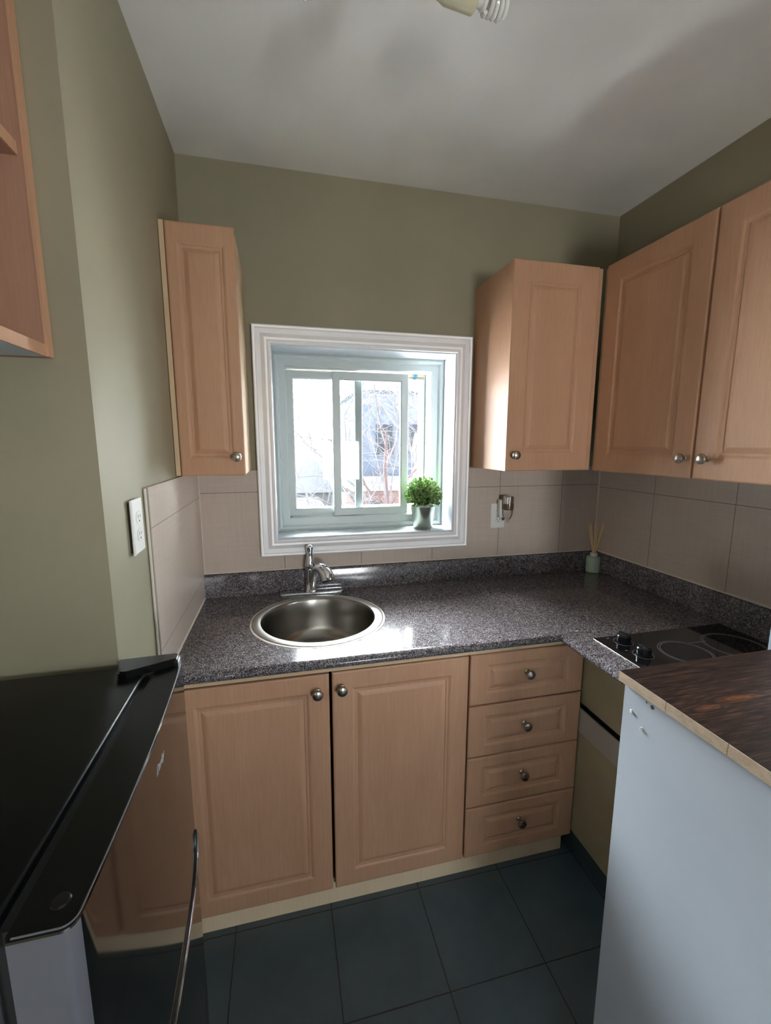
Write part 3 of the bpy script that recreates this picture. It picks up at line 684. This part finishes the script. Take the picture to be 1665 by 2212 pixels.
obj('screw_hole', lathe([(0, 0), (.0042, 0), (.0042, .0004), (0, .0004)], 16, M=Matrix.Translation((1.010, -1.182, 1.025)) @ Matrix.Rotation(R(-90), 4, 'Y')), m_hole, pn)
obj('screw_hole', lathe([(0, 0), (.0018, 0), (.0018, .0004), (0, .0004)], 12, M=Matrix.Translation((1.010, -1.168, 1.027)) @ Matrix.Rotation(R(-90), 4, 'Y')), m_hole, pn)
bt = thing('walnut_board', 'dark walnut-grain laminate board with raw tan edge lying on the white cabinet', 'board', (1.25, -1.4, 1.040))
obj('board', boxes((1.001, 1.56, -1.78, -1.102, 1.0402, 1.060)), M_darkwood, bt)
obj('edge_band', boxes((1.0, 1.0015, -1.78, -1.102, 1.0402, 1.0603)), M_chip, bt, label='chipped tan edge strip')
tag(obj('end_panel', boxes((1.488, W + 0.01, -1.065, -1.047, 0.0, UZ0 - .004)), M_melamine), 'white upright panel at the far right end of the counter', 'panel')

# ------------------------------------------------------------------ ceiling light
cl = thing('ceiling_light', 'bare ceiling light with spiral bulbs in cream sockets', 'light', (0.57, -0.87, ZC))
M_cream = Mat('cream_ceramic', (206, 200, 170), 0.3).m
M_cfl = Mat('frosted_spiral_glass', (226, 226, 222), 0.12); M_cfl = M_cfl.m
obj('canopy', lathe([(0, 0), (0.07, 0), (0.07, -.02), (0.05, -.04), (0, -.045)], 40, M=Matrix.Translation((0.57, -0.90, ZC))), M_cream, cl, smooth=True)
def lampset(a, b, nm):
    a, b = Vector(a), Vector(b); ax = (b - a).normalized(); Q = Matrix.Translation(a) @ Vector((0, 0, 1)).rotation_difference(ax).to_matrix().to_4x4()
    s_ = obj('socket', lathe([(0, -.0), (0.018, .0), (0.023, .02), (0.0265, .03), (0.0265, .092), (0.0245, .094), (0.0, .094)], 28, M=Q), M_cream, cl, smooth=True)
    u = obj('bulb', lathe([(0, .094), (0.013, .094), (0.0135, .108), (0.017, .112), (0.017, .118), (0, .118)], 24, M=Q), M_cfl, s_, smooth=True)
    pts = [Q @ Vector((0.0185 * math.cos(t_), 0.0185 * math.sin(t_), .119 + .0105 * t_ / (2 * math.pi))) for t_ in [k * math.pi / 10 for k in range(0, 81)]]
    bm = tube(pts, 0.0047, 8)
    bmesh.ops.transform(bm, matrix=Matrix(), verts=bm.verts)
    obj('spiral_tube', bm, M_cfl, s_, smooth=True)
lampset((0.655, -0.842, 2.443), (0.83, -0.829, 2.438), 'r')
lampset((0.535, -0.840, 2.466), (0.390, -0.764, 2.446), 'l')

# ------------------------------------------------------------------ plant on the sill
pp = thing('potted_plant', 'bushy green potted plant in a silver metal pot on the window sill', 'plant', (0.948, 0.060, wz0))
T = Matrix.Translation((0.948, 0.060, wz0))
obj('pot', lathe([(0, .002), (0.040, .002), (0.0415, 0), (0.0435, .002), (0.0565, .100), (0.0575, .1015), (0.0575, .103), (0.0555, .103), (0.0550, .092), (0, .092)], 48, M=T), M_pot, pp, smooth=True, ang=50)
def leafmat():
    m = Mat('boxwood_leaf', (90, 130, 70), 0.45)
    n = m.noise(38, 2); g = m.n('ShaderNodeNewGeometry'); 
    f = m.math('ADD', m.math('MULTIPLY', n, 0.6), m.math('MULTIPLY', g.outputs['Random Per Island'], 0.4))
    m.color(m.ramp(f, [(0.25, (66, 108, 58)), (0.5, (128, 166, 92)), (0.75, (212, 224, 168))])); return m.m
random.seed(7)
lf = bmesh.new()
C0 = Vector((0.948, 0.060, wz0 + .150)); RR = 0.080
def leaf(bm, p, d, s_):
    d = d.normalized(); u = d.orthogonal().normalized(); u = (Matrix.Rotation(random.uniform(0, 6.28), 3, d) @ u); n_ = d.cross(u)
    v = [p, p + d * s_ * .45 + u * s_ * .26 + n_ * s_ * .06, p + d * s_ + n_ * s_ * .02, p + d * s_ * .45 - u * s_ * .26 + n_ * s_ * .06]
    v = [bm.verts.new(q) for q in v]; bm.faces.new((v[0], v[1], v[2])); bm.faces.new((v[0], v[2], v[3]))
for i in range(430):
    z = random.uniform(-0.55, 1); a = random.uniform(0, 2 * math.pi); r = math.sqrt(1 - z * z)
    dirv = Vector((r * math.cos(a), r * math.sin(a), z * .98)).normalized()
    R_ = RR * random.choice((1, 1, .97, .88, .78)) * (1 - .08 * max(0, -z))
    base = C0 + dirv * R_ * .55; tip = C0 + dirv * R_
    ax = (tip - base + Vector((0, 0, .01))).normalized()
    for k in range(5):
        p = base.lerp(tip, .35 + .65 * k / 4)
        for q in range(3):
            b_ = 2 * math.pi * (q / 3 + k * .17) + random.uniform(-.3, .3); o_ = ax.orthogonal().normalized(); o_ = Matrix.Rotation(b_, 3, ax) @ o_
            leaf(lf, p, o_ * (.95 - .12 * k) + ax * (.35 + .2 * k), random.uniform(.009, .0125))
for v in lf.verts:
    v.co.x = min(v.co.x, wx1 - .002)
obj('foliage', lf, leafmat(), pp)
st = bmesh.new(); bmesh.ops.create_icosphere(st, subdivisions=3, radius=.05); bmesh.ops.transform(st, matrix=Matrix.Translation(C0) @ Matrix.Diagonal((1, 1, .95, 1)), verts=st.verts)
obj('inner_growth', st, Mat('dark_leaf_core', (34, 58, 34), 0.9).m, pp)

# ------------------------------------------------------------------ outdoors
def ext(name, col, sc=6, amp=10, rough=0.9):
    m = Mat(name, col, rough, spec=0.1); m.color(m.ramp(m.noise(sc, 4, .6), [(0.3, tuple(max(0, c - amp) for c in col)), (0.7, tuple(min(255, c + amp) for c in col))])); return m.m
E_bark, E_bark2 = ext('dark_bark', (44, 43, 44), 6, 6), ext('red_brown_twig', (34, 25, 25), 6, 5)  # outdoor colours darkened so the strong daylight does not bleach them
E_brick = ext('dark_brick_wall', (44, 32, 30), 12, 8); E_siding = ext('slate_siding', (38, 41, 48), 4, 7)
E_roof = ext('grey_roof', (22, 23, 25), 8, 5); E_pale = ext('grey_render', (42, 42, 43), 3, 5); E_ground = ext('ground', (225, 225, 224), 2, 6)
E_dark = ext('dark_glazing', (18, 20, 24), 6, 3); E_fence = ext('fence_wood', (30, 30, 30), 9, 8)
tag(obj('yard_ground', boxes((-25, 30, 0.6, 60, -3.2, -3.0)), E_ground), 'pale open ground below and beyond the window', 'ground')
def house(name, label, x0, x1, y0, y1, z0, z1, wall, roof, wins, ridge=1.0, hip=.3):
    t = thing(name, label, 'building', ((x0 + x1) / 2, (y0 + y1) / 2, z0))
    obj('walls', boxes((x0, x1, y0, y1, z0, z1)), wall, t)
    b = bmesh.new(); e = .2; ym = (y0 + y1) / 2
    v = [b.verts.new(q) for q in ((x0 - e, y0 - e, z1), (x1 + e, y0 - e, z1), (x1 + e, y1 + e, z1), (x0 - e, y1 + e, z1), (x0 + hip, ym, z1 + ridge), (x1 - hip, ym, z1 + ridge))]
    for f in ((0, 1, 5, 4), (1, 2, 5), (2, 3, 4, 5), (3, 0, 4), (0, 3, 2, 1)): b.faces.new([v[i] for i in f])
    obj('roof', b, roof, t)
    for (a, c, z_, h_) in wins:
        obj('window', boxes((a, c, y0 - .04, y0 + .02, z_, z_ + h_)), E_dark, t)
    return t
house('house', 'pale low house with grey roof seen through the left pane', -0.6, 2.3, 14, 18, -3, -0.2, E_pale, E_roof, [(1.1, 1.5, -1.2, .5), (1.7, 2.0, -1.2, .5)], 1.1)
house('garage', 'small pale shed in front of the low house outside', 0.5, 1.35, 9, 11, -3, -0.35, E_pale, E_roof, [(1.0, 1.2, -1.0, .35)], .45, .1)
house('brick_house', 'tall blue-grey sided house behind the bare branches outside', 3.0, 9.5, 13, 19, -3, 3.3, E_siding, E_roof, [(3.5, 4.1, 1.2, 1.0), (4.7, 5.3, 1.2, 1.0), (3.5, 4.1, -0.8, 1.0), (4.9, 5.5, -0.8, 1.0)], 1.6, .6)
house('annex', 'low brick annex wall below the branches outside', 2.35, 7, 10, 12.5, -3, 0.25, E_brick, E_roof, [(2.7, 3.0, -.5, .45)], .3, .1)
# lattice fence, left bottom
lt = bmesh.new()
for k in range(26):
    x = -0.4 + k * .11
    for s_ in (1, -1):
        v = [(x, 5.0 + .01 * s_, -.22), (x + .035, 5.0 + .01 * s_, -.22), (x + .035 + .35 * s_, 5.0 + .01 * s_, .28), (x + .35 * s_, 5.0 + .01 * s_, .28)]
        a = [lt.verts.new(q) for q in v]; c = [lt.verts.new((q[0], q[1] + .012, q[2])) for q in v]
        lt.faces.new(a); lt.faces.new(c[::-1])
        for i in range(4): lt.faces.new((a[i], a[(i + 1) % 4], c[(i + 1) % 4], c[i]))
fn = thing('lattice_fence', 'weathered lattice fence top at the bottom of the left pane', 'fence', (0.6, 5, -3))
obj('lattice', lt, E_fence, fn)
obj('boards', boxes((-0.8, 2.6, 4.98, 5.03, -3.0, -.22), (-0.8, 2.6, 4.97, 5.04, .27, .31)), E_fence, fn)
def tree(label, base, h, seed, mat, lean=(0, 0), r0=.05, depth=7, spread=.55, n0=3):
    rnd = random.Random(seed); bm = bmesh.new()
    def grow(p, d, L, r, lv):
        pts = [p]; q = p.copy(); dd = d.copy(); n = 4
        for k in range(n):
            dd = (dd + Vector((rnd.uniform(-1, 1), rnd.uniform(-1, 1), rnd.uniform(-.7, .7))) * .22).normalized(); q = q + dd * L / n; q.y = max(q.y, 2.6); pts.append(q.copy())
        tube(pts, [r * (1 - .4 * i / n) for i in range(n + 1)], 5 if lv > 1 else 8, bm)
        if lv >= depth: return
        for k in range(n0 if lv < 4 else 2):
            s_ = pts[rnd.choice((1, 2, 3, 4, 4))]
            nd = (dd + Vector((rnd.uniform(-1, 1), rnd.uniform(-.8, .8), rnd.uniform(-.9, .9))) * spread * 1.6).normalized()
            grow(s_, nd, L * rnd.uniform(.62, .85), max(.003, r * .58), lv + 1)
    grow(Vector(base), Vector((lean[0], lean[1], 1)).normalized(), h, r0, 0)
    return tag(obj('bare_tree', bm, mat), label, 'tree')
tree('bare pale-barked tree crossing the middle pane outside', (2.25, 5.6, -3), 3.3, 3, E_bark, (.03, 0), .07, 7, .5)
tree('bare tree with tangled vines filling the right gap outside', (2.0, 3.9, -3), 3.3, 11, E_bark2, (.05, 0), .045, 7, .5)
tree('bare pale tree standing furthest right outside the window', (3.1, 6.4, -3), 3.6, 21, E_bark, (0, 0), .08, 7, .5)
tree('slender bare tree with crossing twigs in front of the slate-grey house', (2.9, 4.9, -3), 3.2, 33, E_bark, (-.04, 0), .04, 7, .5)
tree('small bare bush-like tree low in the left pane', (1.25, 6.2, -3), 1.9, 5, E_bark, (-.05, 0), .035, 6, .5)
